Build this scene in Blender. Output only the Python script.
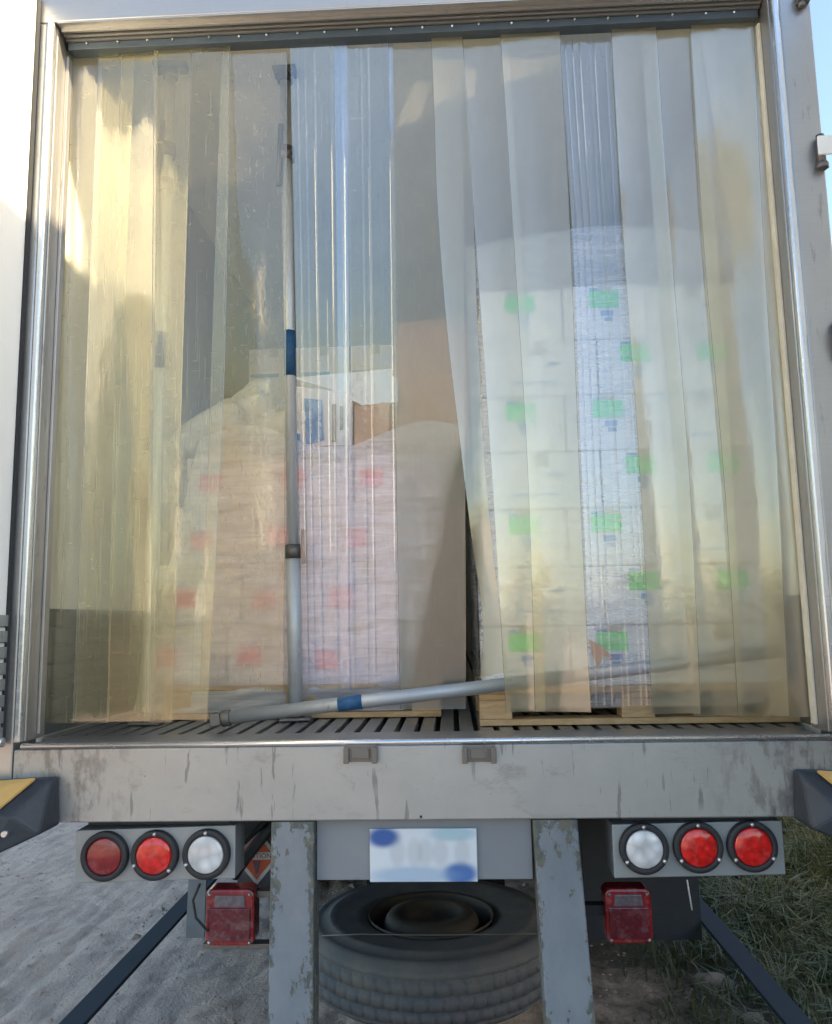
import bpy, math, random
from mathutils import Vector, Matrix, noise
random.seed(7)
R = math.radians
for o in list(bpy.data.objects):
    bpy.data.objects.remove(o)
scene = bpy.context.scene
COL = scene.collection

# ------------------------------------------------------------------ camera
CAM = Vector((.108, -2.445, 1.605))
YAW, PITCH, ROLL, FPX = R(-2.41), R(7.67), R(-1.03), 800.0
_f = Vector((math.sin(YAW)*math.cos(PITCH), math.cos(YAW)*math.cos(PITCH), math.sin(PITCH)))
_r0 = Vector((math.cos(YAW), -math.sin(YAW), 0)); _u0 = _r0.cross(_f)
_r = _r0*math.cos(ROLL) + _u0*math.sin(ROLL); _u = -_r0*math.sin(ROLL) + _u0*math.cos(ROLL)
cd = bpy.data.cameras.new('camera'); cam = bpy.data.objects.new('camera', cd); COL.objects.link(cam)
cam.matrix_world = Matrix(((_r.x, _u.x, -_f.x, CAM.x), (_r.y, _u.y, -_f.y, CAM.y), (_r.z, _u.z, -_f.z, CAM.z), (0, 0, 0, 1)))
cd.sensor_fit = 'VERTICAL'; cd.sensor_height = 36; cd.lens = FPX/1024*36
cd.clip_start = .05; cd.clip_end = 2000
scene.camera = cam
scene.render.resolution_x = 832; scene.render.resolution_y = 1024

def at(px, py, Y):
    """world point of a photograph position on the upright plane y = Y"""
    d = _f*FPX + _r*(px-416) + _u*(512-py)
    return CAM + d*((Y-CAM.y)/d.y)

# ------------------------------------------------------------------ sky, sun, exposure
SUN = Vector((1, -.22, .30)).normalized()
w = bpy.data.worlds.new('World'); scene.world = w; w.use_nodes = True
nt = w.node_tree; nt.nodes.clear()
sky = nt.nodes.new('ShaderNodeTexSky'); sky.sky_type = 'NISHITA'; sky.sun_disc = False
sky.sun_elevation = math.asin(SUN.z); sky.sun_rotation = math.atan2(SUN.x, SUN.y)
sky.air_density = 1.0; sky.dust_density = 1.5; sky.ozone_density = 1.3
bg = nt.nodes.new('ShaderNodeBackground'); bg.inputs[1].default_value = .15
wo = nt.nodes.new('ShaderNodeOutputWorld')
nt.links.new(sky.outputs[0], bg.inputs[0]); nt.links.new(bg.outputs[0], wo.inputs[0])
sd = bpy.data.lights.new('sun', 'SUN'); sd.energy = 5.0; sd.angle = R(1.2); sd.color = (1, .80, .50)
sun = bpy.data.objects.new('sun', sd); COL.objects.link(sun)
sun.rotation_euler = SUN.to_track_quat('Z', 'Y').to_euler(); sun.location = SUN*30
scene.view_settings.view_transform = 'Standard'; scene.view_settings.look = 'None'
scene.view_settings.exposure = 1.8; scene.view_settings.gamma = 1; scene.view_settings.use_curve_mapping = False
try:
    scene.cycles.transparent_max_bounces = 32; scene.cycles.max_bounces = 14; scene.cycles.transmission_bounces = 12
except Exception: pass

# ------------------------------------------------------------------ materials
class N:
    def __init__(s, name):
        s.m = bpy.data.materials.new(name); s.m.use_nodes = True; s.t = s.m.node_tree; s.t.nodes.clear()
        s.out = s.n('ShaderNodeOutputMaterial')
    def n(s, typ, **kw):
        x = s.t.nodes.new(typ)
        for k, v in kw.items():
            if k.startswith('i_'):
                key = k[2:].replace('_', ' ')
                s.set(x.inputs[int(key)] if key.isdigit() else x.inputs[key], v)
            else: setattr(x, k, v)
        return x
    def set(s, inp, v):
        if isinstance(v, bpy.types.NodeSocket): s.t.links.new(v, inp)
        elif isinstance(v, bpy.types.Node): s.t.links.new(v.outputs[0], inp)
        else:
            if isinstance(v, tuple) and len(v) == 3 and inp.type == 'RGBA': v = (*v, 1)
            inp.default_value = v
    def coord(s, scale=(1, 1, 1), out='Object', rot=(0, 0, 0)):
        tc = s.n('ShaderNodeTexCoord'); mp = s.n('ShaderNodeMapping')
        s.t.links.new(tc.outputs[out], mp.inputs[0]); mp.inputs['Scale'].default_value = scale
        mp.inputs['Rotation'].default_value = rot
        return mp.outputs[0]
    def noise(s, vec, scale=5, detail=4, rough=.6, dist=0):
        x = s.n('ShaderNodeTexNoise', i_Scale=scale, i_Detail=detail, i_Roughness=rough, i_Distortion=dist)
        s.t.links.new(vec, x.inputs['Vector']); return x.outputs[0]
    def ramp(s, fac, stops):
        x = s.n('ShaderNodeValToRGB'); s.t.links.new(fac, x.inputs[0]); e = x.color_ramp.elements
        while len(e) < len(stops): e.new(.5)
        for q, (p, c) in zip(e, stops):
            q.position = p; q.color = (c, c, c, 1) if isinstance(c, (int, float)) else (*c, 1)
        return x.outputs[0]
    def mix(s, fac, a, b, mode='MIX'):
        x = s.n('ShaderNodeMix', data_type='RGBA', blend_type=mode)
        s.set(x.inputs[0], fac); s.set(x.inputs[6], a); s.set(x.inputs[7], b); return x.outputs[2]
    def math(s, op, a, b=0.0, c=0.0):
        x = s.n('ShaderNodeMath', operation=op); s.set(x.inputs[0], a); s.set(x.inputs[1], b); s.set(x.inputs[2], c)
        return x.outputs[0]
    def bump(s, h, strength=.3, dist=.01):
        return s.n('ShaderNodeBump', i_Strength=strength, i_Distance=dist, i_Height=h).outputs[0]
    def pbsdf(s, color, rough=.5, metal=0, normal=None, **kw):
        x = s.n('ShaderNodeBsdfPrincipled'); s.set(x.inputs['Base Color'], color)
        s.set(x.inputs['Roughness'], rough); s.set(x.inputs['Metallic'], metal)
        if normal is not None: s.set(x.inputs['Normal'], normal)
        for k, v in kw.items(): s.set(x.inputs[k.replace('_', ' ')], v)
        return x.outputs[0]
    def done(s, sh): s.t.links.new(sh, s.out.inputs[0]); return s.m
    def mixs(s, fac, a, b):
        x = s.n('ShaderNodeMixShader'); s.set(x.inputs[0], fac); s.t.links.new(a, x.inputs[1]); s.t.links.new(b, x.inputs[2])
        return x.outputs[0]

def steel(name, base=(.45, .45, .45), rough=.34, stain=(.16, .14, .12), amount=.5, metal=.85, brush=(3, 3, 120)):
    k = N(name); v = k.coord((1, 1, 1)); b = k.coord(brush)
    big = k.noise(v, 2.2, 6, .65); fine = k.noise(b, 1.5, 3, .6)
    spot = k.noise(k.coord((9, 9, 2.2)), 3.2, 5, .7)
    sp = k.ramp(spot, [(.60, 0), (.70, amount)])
    bigr = k.ramp(big, [(.35, .0), (.75, .55)])
    c = k.mix(bigr, base, tuple(x*.72 for x in base))
    c = k.mix(k.math('MULTIPLY', k.ramp(fine, [(.3, 0), (.7, 1)]), .25), c, tuple(x*.75 for x in base))
    c = k.mix(sp, c, stain)
    r = k.math('ADD', k.math('MULTIPLY', big, .25), rough-.1)
    r = k.math('ADD', r, k.math('MULTIPLY', sp, .3))
    mt = k.math('SUBTRACT', metal, k.math('MULTIPLY', sp, .6))
    return k.done(k.pbsdf(c, r, mt, k.bump(k.math('ADD', fine, k.noise(v, 14, 4)), .12, .004)))

def plain(name, color, rough=.5, metal=0, var=.25, scale=8, bump=.15, **kw):
    k = N(name); v = k.coord(); a = k.noise(v, scale, 5)
    c = k.mix(k.ramp(a, [(.3, 0), (.75, 1)]), color, tuple(x*(1-var) for x in color))
    return k.done(k.pbsdf(c, rough, metal, k.bump(k.noise(v, scale*6, 4), bump, .004), **kw))

M = {}
M['steel'] = steel('stainless_steel')
M['sill'] = None
def sill_mat():
    k = N('scratched_sill_steel')
    v = k.coord(); big = k.noise(v, 1.6, 6, .7)
    c = k.mix(k.ramp(big, [(.3, 0), (.75, 1)]), (.44, .455, .465), (.33, .34, .35))
    # rust-dark vertical scratches and scuffs
    sc = k.ramp(k.noise(k.coord((26, 1, 3.2)), 1.3, 4, .55), [(.60, 0), (.63, 1)])
    gate = k.ramp(k.noise(k.coord((3, 1, 5)), 1.7, 2, .5), [(.36, 0), (.5, 1)])
    sc = k.math('MULTIPLY', k.math('MULTIPLY', sc, gate), .55)
    c = k.mix(sc, c, (.09, .08, .075))
    sm = k.ramp(k.noise(k.coord((2.5, 1, 5)), 2.2, 6, .75), [(.56, 0), (.72, .55)])
    c = k.mix(sm, c, (.20, .195, .19))
    # corroded ends of the sill
    sx = k.n('ShaderNodeSeparateXYZ'); k.t.links.new(k.coord(), sx.inputs[0])
    ends = k.ramp(k.math('ABSOLUTE', sx.outputs[0]), [(.80, 0), (1.0, 1)])
    rn = k.ramp(k.noise(k.coord((14, 1, 6)), 1.5, 6, .7), [(.48, 0), (.60, .5)])
    c = k.mix(k.math('MULTIPLY', ends, rn), c, (.11, .095, .085))
    dots = k.ramp(k.noise(k.coord((1, 1, 1)), 60, 2, .5), [(.74, 0), (.78, .8)])
    c = k.mix(dots, c, (.12, .09, .07))
    return k.done(k.pbsdf(c, k.math('ADD', .34, k.math('MULTIPLY', big, .22)), k.math('SUBTRACT', .75, k.math('MULTIPLY', sc, .6)),
                          k.bump(k.noise(k.coord((1, 1, 1)), 5, 5), .15, .01)))
M['sill'] = sill_mat()
M['lip'] = steel('polished_edge_steel', (.72, .74, .77), .22, amount=.2)
M['reveal'] = steel('dull_reveal_steel', (.44, .43, .42), .38, amount=.5, brush=(60, 60, 1))
M['header'] = steel('ribbed_header_steel', (.50, .49, .48), .33, amount=.3, brush=(1, 90, 90))
M['rail_dark'] = plain('curtain_rail_paint', (.075, .10, .125), .42, .3)
M['zinc'] = steel('galvanised_tube', (.40, .43, .46), .42, (.17, .15, .13), .7, .5, brush=(30, 30, 30))
M['zinc_pale'] = steel('bright_galvanised_tube', (.66, .69, .72), .42, (.28, .24, .2), .6, .35, brush=(30, 30, 30))
M['zinc_dark'] = steel('dull_cast_steel', (.20, .19, .18), .5, (.12, .07, .04), .6)
M['bluetape'] = plain('blue_grip_tape', (.02, .11, .27), .55, 0, .5, 40)
M['white'] = plain('white_liner', (.78, .80, .80), .42, 0, .06, 3, .05)
M['liner'] = plain('interior_liner', (.80, .81, .79), .45, 0, .12, 2, .05)
_k = N('roof_added_translucency'); _c = _k.mix(_k.ramp(_k.noise(_k.coord(), 2, 5), [(.3, 0), (.7, 1)]), (.86, .88, .86), (.78, .80, .76))
M['roof_sheet'] = _k.done(_k.mixs(.12, _k.pbsdf(_c, .5), _k.n('ShaderNodeBsdfTranslucent', i_Color=_c).outputs[0]))  # slight translucency added to let skylight brighten the cargo space
M['cream'] = plain('cream_gasket', (.66, .62, .50), .5)
M['scuff'] = steel('scuff_plate', (.33, .36, .38), .36, amount=.5, brush=(1, 1, 60))
M['floor_al'] = steel('floor_extrusion', (.40, .41, .41), .42, (.10, .09, .08), .8)
M['black'] = plain('black_rubber', (.022, .025, .03), .62, 0, .3, 20, .3)
M['bumper'] = plain('dock_bumper_rubber', (.03, .04, .055), .55, 0, .4, 10, .5)
M['navy'] = plain('navy_rail_paint', (.010, .016, .028), .85, 0, .3)
M['flap_grey'] = plain('worn_grey_rubber', (.24, .26, .28), .6)
M['dark'] = plain('underbody_black', (.018, .019, .022), .7, 0, .4, 6, .3)
M['plastic_grey'] = plain('grey_panel', (.13, .145, .165), .6)
def peel():
    k = N('peeling_post_paint'); v = k.coord((1, 1, .55)); 
    a = k.noise(v, 5, 6, .7); b = k.noise(v, 30, 6, .75)
    base = k.mix(k.ramp(a, [(.4, 0), (.7, 1)]), (.215, .25, .285), (.15, .18, .215))
    sx = k.n('ShaderNodeSeparateXYZ'); k.t.links.new(k.n('ShaderNodeTexCoord').outputs['Generated'], sx.inputs[0])
    edge = k.ramp(k.math('ABSOLUTE', k.math('SUBTRACT', sx.outputs[0], .5)), [(.25, 0), (.46, .11)])
    lo = k.ramp(sx.outputs[2], [(.0, .05), (.5, 0), (.94, 0), (1.0, .12)])
    f = k.ramp(k.math('ADD', k.math('ADD', k.math('ADD', k.math('MULTIPLY', a, .5), k.math('MULTIPLY', b, .55)), edge), lo), [(.605, 0), (.625, 1)])
    f2 = k.ramp(k.noise(v, 50, 3), [(.45, 0), (.55, 1)])
    c = k.mix(k.math('MULTIPLY', f, .85), base, k.mix(f2, (.07, .085, .08), (.13, .125, .09)))
    return k.done(k.pbsdf(c, k.math('ADD', .32, k.math('MULTIPLY', f, .45)), .15, k.bump(k.math('SUBTRACT', 1, f), .4, .004)))
M['peel'] = peel()
M['panel'] = plain('grey_painted_panel', (.215, .24, .27), .42, .1, .15, 3, .1)
M['lightbox'] = plain('light_box_metal', (.31, .34, .36), .45, .35, .18, 6, .1)
def lens(name, col, rough=.14, cell=46, dust=.25, emit=None):
    k = N(name); v = k.coord()
    vo = k.n('ShaderNodeTexVoronoi', i_Scale=cell); k.t.links.new(v, vo.inputs['Vector'])
    n = k.noise(v, 30, 4)
    c = k.mix(k.ramp(vo.outputs[0], [(.1, 0), (.8, 1)]), col, tuple(x*.6 for x in col))
    c = k.mix(k.ramp(n, [(.5, 0), (.8, dust)]), c, (.35, .32, .30))
    return k.done(k.pbsdf(c, rough, 0, k.bump(vo.outputs[0], .25, .004), Coat_Weight=.6, Coat_Roughness=.12))
M['red_led'] = lens('red_led_lens', (.72, .012, .010), .2)
M['red_old'] = lens('faded_red_lens', (.30, .012, .02), .2, 22)
M['red_frame'] = lens('red_tail_frame', (.30, .01, .015), .25, 8, .35)
M['red_deep'] = lens('deep_red_lens', (.13, .006, .018), .25, 90, .3)
M['white_lens'] = lens('clear_lens', (.72, .75, .78), .22, 30)
M['smoke_lens'] = lens('smoky_clear_lens', (.16, .13, .15), .15, 60)
M['bolt'] = plain('bolt_metal', (.62, .64, .66), .3, .8)
def plate():
    k = N('number_plate_face'); tc = k.n('ShaderNodeTexCoord'); g = tc.outputs['Generated']
    def blob(cx, cz, rx, rz, soft=1.0):
        mp = k.n('ShaderNodeMapping', vector_type='POINT'); k.t.links.new(g, mp.inputs[0])
        mp.inputs['Scale'].default_value = (1/rx, 0, 1/rz); mp.inputs['Location'].default_value = (-cx/rx, 0, -cz/rz)
        ln = k.n('ShaderNodeVectorMath', operation='LENGTH'); k.t.links.new(mp.outputs[0], ln.inputs[0])
        x = k.n('ShaderNodeMapRange', interpolation_type='SMOOTHERSTEP'); k.t.links.new(ln.outputs['Value'], x.inputs[0])
        x.inputs[1].default_value = 1.25; x.inputs[2].default_value = .45; return x.outputs[0]
    c = k.mix(0.0, (.58, .64, .70), (.6, .66, .72))
    c = k.mix(blob(.13, .84, .17, .22), c, (.035, .10, .33))
    c = k.mix(blob(.84, .15, .18, .24), c, (.06, .15, .40))
    c = k.mix(k.math('MULTIPLY', blob(.40, .12, .45, .2), .6), c, (.22, .36, .55))
    c = k.mix(k.math('MULTIPLY', blob(.78, .9, .25, .16), .6), c, (.20, .42, .52))
    for x in (.26, .42, .52, .66, .86):
        c = k.mix(k.math('MULTIPLY', blob(x, .55, .085, .3), .28), c, (.25, .27, .32))
    return k.done(k.pbsdf(c, .45))
M['plate'] = plate()

def wood(name, a=(.56, .40, .23), b=(.38, .24, .12)):
    k = N(name); n = k.noise(k.coord((2, 2, 14)), 6, 5, .6, .6); d = k.noise(k.coord(), 4, 4)
    c = k.mix(k.ramp(n, [(.3, 0), (.7, 1)]), a, b)
    c = k.mix(k.ramp(d, [(.55, 0), (.8, .5)]), c, (.16, .12, .09))
    return k.done(k.pbsdf(c, .75, 0, k.bump(n, .3, .004)))
M['wood'] = wood('pallet_timber')
def card(name, a, b, sc=5):
    k = N(name); n = k.noise(k.coord(), sc, 5, .6); f = k.noise(k.coord((1, 1, 1)), 60, 3)
    c = k.mix(k.ramp(n, [(.3, 0), (.75, 1)]), a, b)
    return k.done(k.pbsdf(c, .78, 0, k.bump(k.math('ADD', f, n), .15, .006)))
M['card_white'] = card('white_carton_board', (.88, .88, .86), (.80, .80, .78))
M['card_mauve'] = card('pale_carton_board', (.84, .76, .76), (.74, .66, .66))
M['card_brown'] = card('brown_carton_board', (.58, .34, .22), (.50, .29, .18))
M['card_flap'] = card('white_flap_board', (.82, .80, .78), (.70, .67, .65))
M['card_edge'] = card('carton_tape', (.58, .50, .38), (.52, .44, .33))
M['green'] = plain('green_sticker', (.03, .80, .10), .5, 0, .12)
M['pink'] = plain('pink_sticker', (1.0, .05, .16), .5, 0, .12)
M['blue_ink'] = plain('blue_print', (.10, .30, .62), .6)
M['dark_ink'] = plain('dark_print', (.14, .12, .16), .6)
M['yellow'] = plain('yellow_reflector', (.60, .38, .13), .45, 0, .2, 14, .2)
M['orange'] = plain('placard_orange', (.62, .13, .06), .5)
M['placard_white'] = plain('placard_white', (.70, .71, .72), .5)

def pvc(name, tint, body, haze, dirt=.3, blur=.45, gloss=.13, rough=.10):
    """soft PVC: tinted see-through, part of it scattered in the sheet, glossy surface"""
    k = N(name); v = k.coord((1, 1, 1)); sk = k.coord((5, 5, .35))
    wave = k.bump(k.math('ADD', k.noise(sk, 1.1, 3, .5), k.math('MULTIPLY', k.noise(k.coord((3, 3, 2)), 4, 5, .6), .45)), .26, .012)
    tr = k.n('ShaderNodeBsdfTransparent', i_Color=tint).outputs[0]
    rf = k.n('ShaderNodeBsdfRefraction', i_Color=tint, i_IOR=1.07, i_Roughness=.55).outputs[0]
    see = k.mixs(blur, tr, rf)
    blot = k.noise(k.coord((1.3, 1.3, .8)), 3, 6, .7); sp = k.noise(v, 45, 3, .6)
    col = k.mix(k.ramp(blot, [(.35, 0), (.75, 1)]), body, tuple(x*.62 for x in body))
    df = k.n('ShaderNodeBsdfDiffuse', i_Color=col).outputs[0]
    tl = k.n('ShaderNodeBsdfTranslucent', i_Color=col).outputs[0]
    body_s = k.mixs(.45, df, tl)
    h = k.math('ADD', k.math('MULTIPLY', k.ramp(blot, [(.3, 0), (.8, 1)]), dirt), haze)
    h = k.math('ADD', h, k.ramp(sp, [(.70, 0), (.76, .35)]))
    streak = k.ramp(k.noise(k.coord((70, 70, .9)), 1.6, 3, .6), [(.56, 0), (.66, .10)])
    scr = k.ramp(k.noise(k.coord((14, 14, 90), rot=(0, R(12), 0)), 1.3, 2, .5), [(.70, 0), (.73, .16)])
    h = k.math('ADD', h, k.math('ADD', streak, scr))
    sh = k.mixs(k.n('ShaderNodeClamp', i_0=h).outputs[0], see, body_s)
    gl = k.n('ShaderNodeBsdfGlossy', i_Color=(1, 1, 1), i_Roughness=rough, i_Normal=wave).outputs[0]
    lw = k.n('ShaderNodeLayerWeight', i_Blend=.25, i_Normal=wave)
    f = k.math('ADD', k.math('MULTIPLY', lw.outputs[1], .55), gloss)
    return k.done(k.mixs(f, sh, gl))
M['pvc_y'] = pvc('yellowed_pvc', (.93, .91, .78), (.66, .57, .34), .16, .24, .55)
M['pvc_t'] = pvc('tan_pvc', (.89, .86, .77), (.58, .51, .38), .20, .22)
M['pvc_g'] = pvc('greenish_pvc', (.95, .93, .81), (.68, .61, .40), .14, .24, .6)
M['pvc_h'] = pvc('greyed_tan_pvc', (.86, .86, .83), (.56, .56, .51), .28, .18, .4, gloss=.05)
M['pvc_l'] = pvc('thin_yellowed_pvc', (.95, .93, .78), (.70, .58, .28), .06, .12, .2, gloss=.06)
M['pvc_edge'] = pvc('grubby_strip_edge', (.6, .58, .5), (.24, .225, .17), .6, .4, .3)
M['pvc_e'] = pvc('thin_tan_pvc', (.94, .91, .84), (.62, .53, .40), .10, .14, .18, gloss=.08)
M['pvc_c'] = pvc('clear_ribbed_pvc_sky_tint', (.86, .91, 1.0), (.52, .62, .90), .05, .05, .0, .13, .08)  # blue of reflected sky put into the tint and body colour

def film(name, see=.45, white=(.80, .80, .84), sc=(2.2, 2.2, 34), bs=.5):
    k = N(name)
    n = k.noise(k.coord(sc, rot=(0, R(3), 0)), 1.7, 6, .62, .8); n2 = k.noise(k.coord(), 3, 3)
    h = k.math('ADD', n, k.math('MULTIPLY', n2, .4))
    bp = k.bump(h, bs, .012)
    st = k.ramp(n, [(.42, 0), (.62, .5)])
    tr = k.n('ShaderNodeBsdfTransparent', i_Color=(.95, .95, .98)).outputs[0]
    df = k.n('ShaderNodeBsdfDiffuse', i_Color=white, i_Normal=bp).outputs[0]
    tl = k.n('ShaderNodeBsdfTranslucent', i_Color=white).outputs[0]
    a = k.mixs(k.math('ADD', k.math('MULTIPLY', st, .5), max(0, 1-see-.45)), tr, k.mixs(.4, df, tl))
    gl = k.n('ShaderNodeBsdfGlossy', i_Color=(1, 1, 1), i_Roughness=.16, i_Normal=bp).outputs[0]
    lw = k.n('ShaderNodeLayerWeight', i_Blend=.3, i_Normal=bp)
    return k.done(k.mixs(k.math('ADD', k.math('MULTIPLY', lw.outputs[1], .4), .05), a, gl))
M['film'] = film('stretch_film', .45)
M['film_l'] = film('wrinkled_stretch_film', .08, (.96, .93, .95), (1.5, 1.5, 15), .8)
M['film_w'] = film('milky_stretch_film', .15, (.90, .89, .88), (9, 9, 9))
M['film_r'] = film('glossy_stretch_film', .40, (.94, .94, .96), (2.0, 2.0, 20), .22)
_k = N('white_plastic_bag'); _n = _k.noise(_k.coord(), 9, 6, .65, .5); _b = _k.bump(_n, .7, .03)
M['bag'] = _k.done(_k.mixs(.35, _k.pbsdf((.92, .90, .87), .35, 0, _b), _k.n('ShaderNodeBsdfTranslucent', i_Color=(.9, .88, .85)).outputs[0]))

# ------------------------------------------------------------------ mesh helpers
class MB:
    def __init__(s): s.v = []; s.f = []; s.m = []; s.sm = []
    def add(s, vs, fs, mi=0, smooth=False):
        b = len(s.v); s.v += [Vector(p) for p in vs]
        for q in fs: s.f.append([b+i for i in q]); s.m.append(mi); s.sm.append(smooth)
        return s
    def box(s, x0, x1, y0, y1, z0, z1, mi=0):
        return s.add([(x0, y0, z0), (x1, y0, z0), (x1, y1, z0), (x0, y1, z0), (x0, y0, z1), (x1, y0, z1), (x1, y1, z1), (x0, y1, z1)],
                     [(0, 3, 2, 1), (4, 5, 6, 7), (0, 1, 5, 4), (1, 2, 6, 5), (2, 3, 7, 6), (3, 0, 4, 7)], mi)
    def tube(s, p0, p1, r, n=20, mi=0, r1=None, cap=True):
        p0, p1 = Vector(p0), Vector(p1); d = (p1-p0).normalized(); r1 = r if r1 is None else r1
        a = d.orthogonal().normalized(); b = d.cross(a); vs = []
        for p, q in ((p0, r), (p1, r1)):
            vs += [p + (a*math.cos(6.28318*i/n)+b*math.sin(6.28318*i/n))*q for i in range(n)]
        s.add(vs, [(i, (i+1) % n, n+(i+1) % n, n+i) for i in range(n)], mi, True)
        if cap:
            s.add(vs[:n], [tuple(range(n))[::-1]], mi); s.add(vs[n:], [tuple(range(n))], mi)
        return s
    def path(s, pts, r, n=10, mi=0):
        pts = [Vector(p) for p in pts]; rings = []
        a = None
        for i, p in enumerate(pts):
            d = (pts[min(i+1, len(pts)-1)]-pts[max(i-1, 0)]).normalized()
            a = (d.orthogonal() if a is None else (a-d*a.dot(d))).normalized(); b = d.cross(a)
            rings += [p+(a*math.cos(6.28318*k/n)+b*math.sin(6.28318*k/n))*r for k in range(n)]
        fs = [(i*n+k, i*n+(k+1) % n, (i+1)*n+(k+1) % n, (i+1)*n+k) for i in range(len(pts)-1) for k in range(n)]
        fs += [tuple(range(n))[::-1], tuple(range((len(pts)-1)*n, len(pts)*n))]
        return s.add(rings, fs, mi, True)
    def lathe(s, prof, c, axis='Y', n=48, mi=0):
        """prof: (radius, along) pairs turned about an axis through c"""
        vs = []
        for r, h in prof:
            for i in range(n):
                a = 6.283185*i/n; x, y = r*math.cos(a), r*math.sin(a)
                vs.append(Vector(c)+(Vector((x, h, y)) if axis == 'Y' else Vector((x, y, h))))
        m = len(prof)
        s.add(vs, [(j*n+i, j*n+(i+1) % n, (j+1)*n+(i+1) % n, (j+1)*n+i) for j in range(m-1) for i in range(n)], mi, True)
        return s
    def prism(s, poly, y0, y1, mi=0):
        """outline in the x-z plane pushed from y0 to y1"""
        n = len(poly)
        vs = [(x, y0, z) for x, z in poly]+[(x, y1, z) for x, z in poly]
        return s.add(vs, [tuple(range(n)), tuple(range(n, 2*n))[::-1]]+[(i, n+i, n+(i+1) % n, (i+1) % n) for i in range(n)], mi)
    def prismx(s, poly, x0, x1, mi=0):
        n = len(poly)
        vs = [(x0, y, z) for y, z in poly]+[(x1, y, z) for y, z in poly]
        return s.add(vs, [tuple(range(n))[::-1], tuple(range(n, 2*n))]+[(i, (i+1) % n, n+(i+1) % n, n+i) for i in range(n)], mi)
    def grid(s, fn, nu, nv, mi=0):
        vs = [fn(u/nu, v/nv) for v in range(nv+1) for u in range(nu+1)]
        return s.add(vs, [(v*(nu+1)+u, v*(nu+1)+u+1, (v+1)*(nu+1)+u+1, (v+1)*(nu+1)+u) for v in range(nv) for u in range(nu)], mi, True)
    def build(s, name, mats, parent=None, bevel=0, fix=True, loc=None):
        me = bpy.data.meshes.new(name); org = Vector(loc) if loc is not None else Vector((0, 0, 0))
        me.from_pydata([tuple(p-org) for p in s.v], [], s.f)
        for m in (mats if isinstance(mats, (list, tuple)) else [mats]): me.materials.append(M[m] if isinstance(m, str) else m)
        for p, mi, sm in zip(me.polygons, s.m, s.sm): p.material_index = mi; p.use_smooth = sm
        if fix:
            import bmesh
            bm = bmesh.new(); bm.from_mesh(me); bmesh.ops.remove_doubles(bm, verts=bm.verts, dist=1e-5)
            bmesh.ops.recalc_face_normals(bm, faces=bm.faces); bm.to_mesh(me); bm.free()
        o = bpy.data.objects.new(name, me); COL.objects.link(o); o.location = org
        if parent is not None:
            o.parent = parent; o.matrix_parent_inverse = Matrix.Identity(4)
            base = parent.location.copy(); q = parent.parent
            while q is not None: base += q.location; q = q.parent
            o.location = org-base
        if bevel:
            b = o.modifiers.new('bevel', 'BEVEL'); b.width = bevel; b.segments = 2; b.limit_method = 'ANGLE'; b.harden_normals = False
        return o
def tag(o, label=None, cat=None, group=None, kind=None):
    if label: o['label'] = label
    if cat: o['category'] = cat
    if group: o['group'] = group
    if kind: o['kind'] = kind
    return o
def empty(name, loc=(0, 0, 0), **kw):
    o = bpy.data.objects.new(name, None); o.location = loc; o.empty_display_size = .1; COL.objects.link(o); return tag(o, **kw)

# ------------------------------------------------------------------ ground
def axis_vals(lo, hi, step, far):
    a = []; x = lo
    while x < hi: a.append(x); x += step
    g = step; y = hi; up = []
    while y < far: up.append(y); g *= 1.35; y += g
    up.append(far); g = step; y = lo-step; dn = []
    while y > -far: dn.append(y); g *= 1.35; y -= g
    dn.append(-far)
    return dn[::-1]+a+up
def ground_z(x, y):
    n = noise.noise(Vector((x*1.2, y*1.2, 0)))*.03+noise.noise(Vector((x*5, y*4, 3)))*.012+noise.noise(Vector((x*17, y*13, 7)))*.007
    if x < .3:   # tyre ruts and lug marks pressed into the dirt
        k = min(1, (.3-x)/.5)
        w = x+.05*noise.noise(Vector((x*.6, y*.5, 9)))
        n += k*(.007*math.sin(w*31)+.004*math.sin(w*67+y*2))*max(0, .4+1.6*noise.noise(Vector((x*1.3, y*.5, 1))))+k*(.022*abs(noise.noise(Vector((x*7, y*5, 11))))+.012*noise.noise(Vector((x*28, y*24, 5))))
    if -1.15 < x < -.1: n -= .022*max(0, math.sin((x+.015*math.sin(y*5)+.03*noise.noise(Vector((x, y*1.5, 2))))*46)-.45)*max(0, .7+1.2*noise.noise(Vector((x*2, y*1.1, 6))))
    shade_bank = max(0, x-1.9)  # rise added at right, crest shaped to keep low sun off ground and posts
    if 0 < shade_bank: n += (min(shade_bank, 5.3)*.64-max(0, min(shade_bank-6.5, 22))*.13)*(1-math.exp(-shade_bank*1.5))*max(0, min(1, (13-abs(y-2))/6))
    return n-.015 if x < .3 else n
xs = axis_vals(-5, 5, .035, 320); ys = axis_vals(-1.5, 8, .035, 320)
vs = [(x, y, ground_z(x, y)) for y in ys for x in xs]; nx = len(xs)
g = MB(); g.add(vs, [(j*nx+i, j*nx+i+1, (j+1)*nx+i+1, (j+1)*nx+i) for j in range(len(ys)-1) for i in range(nx-1)], 0, True)
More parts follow.
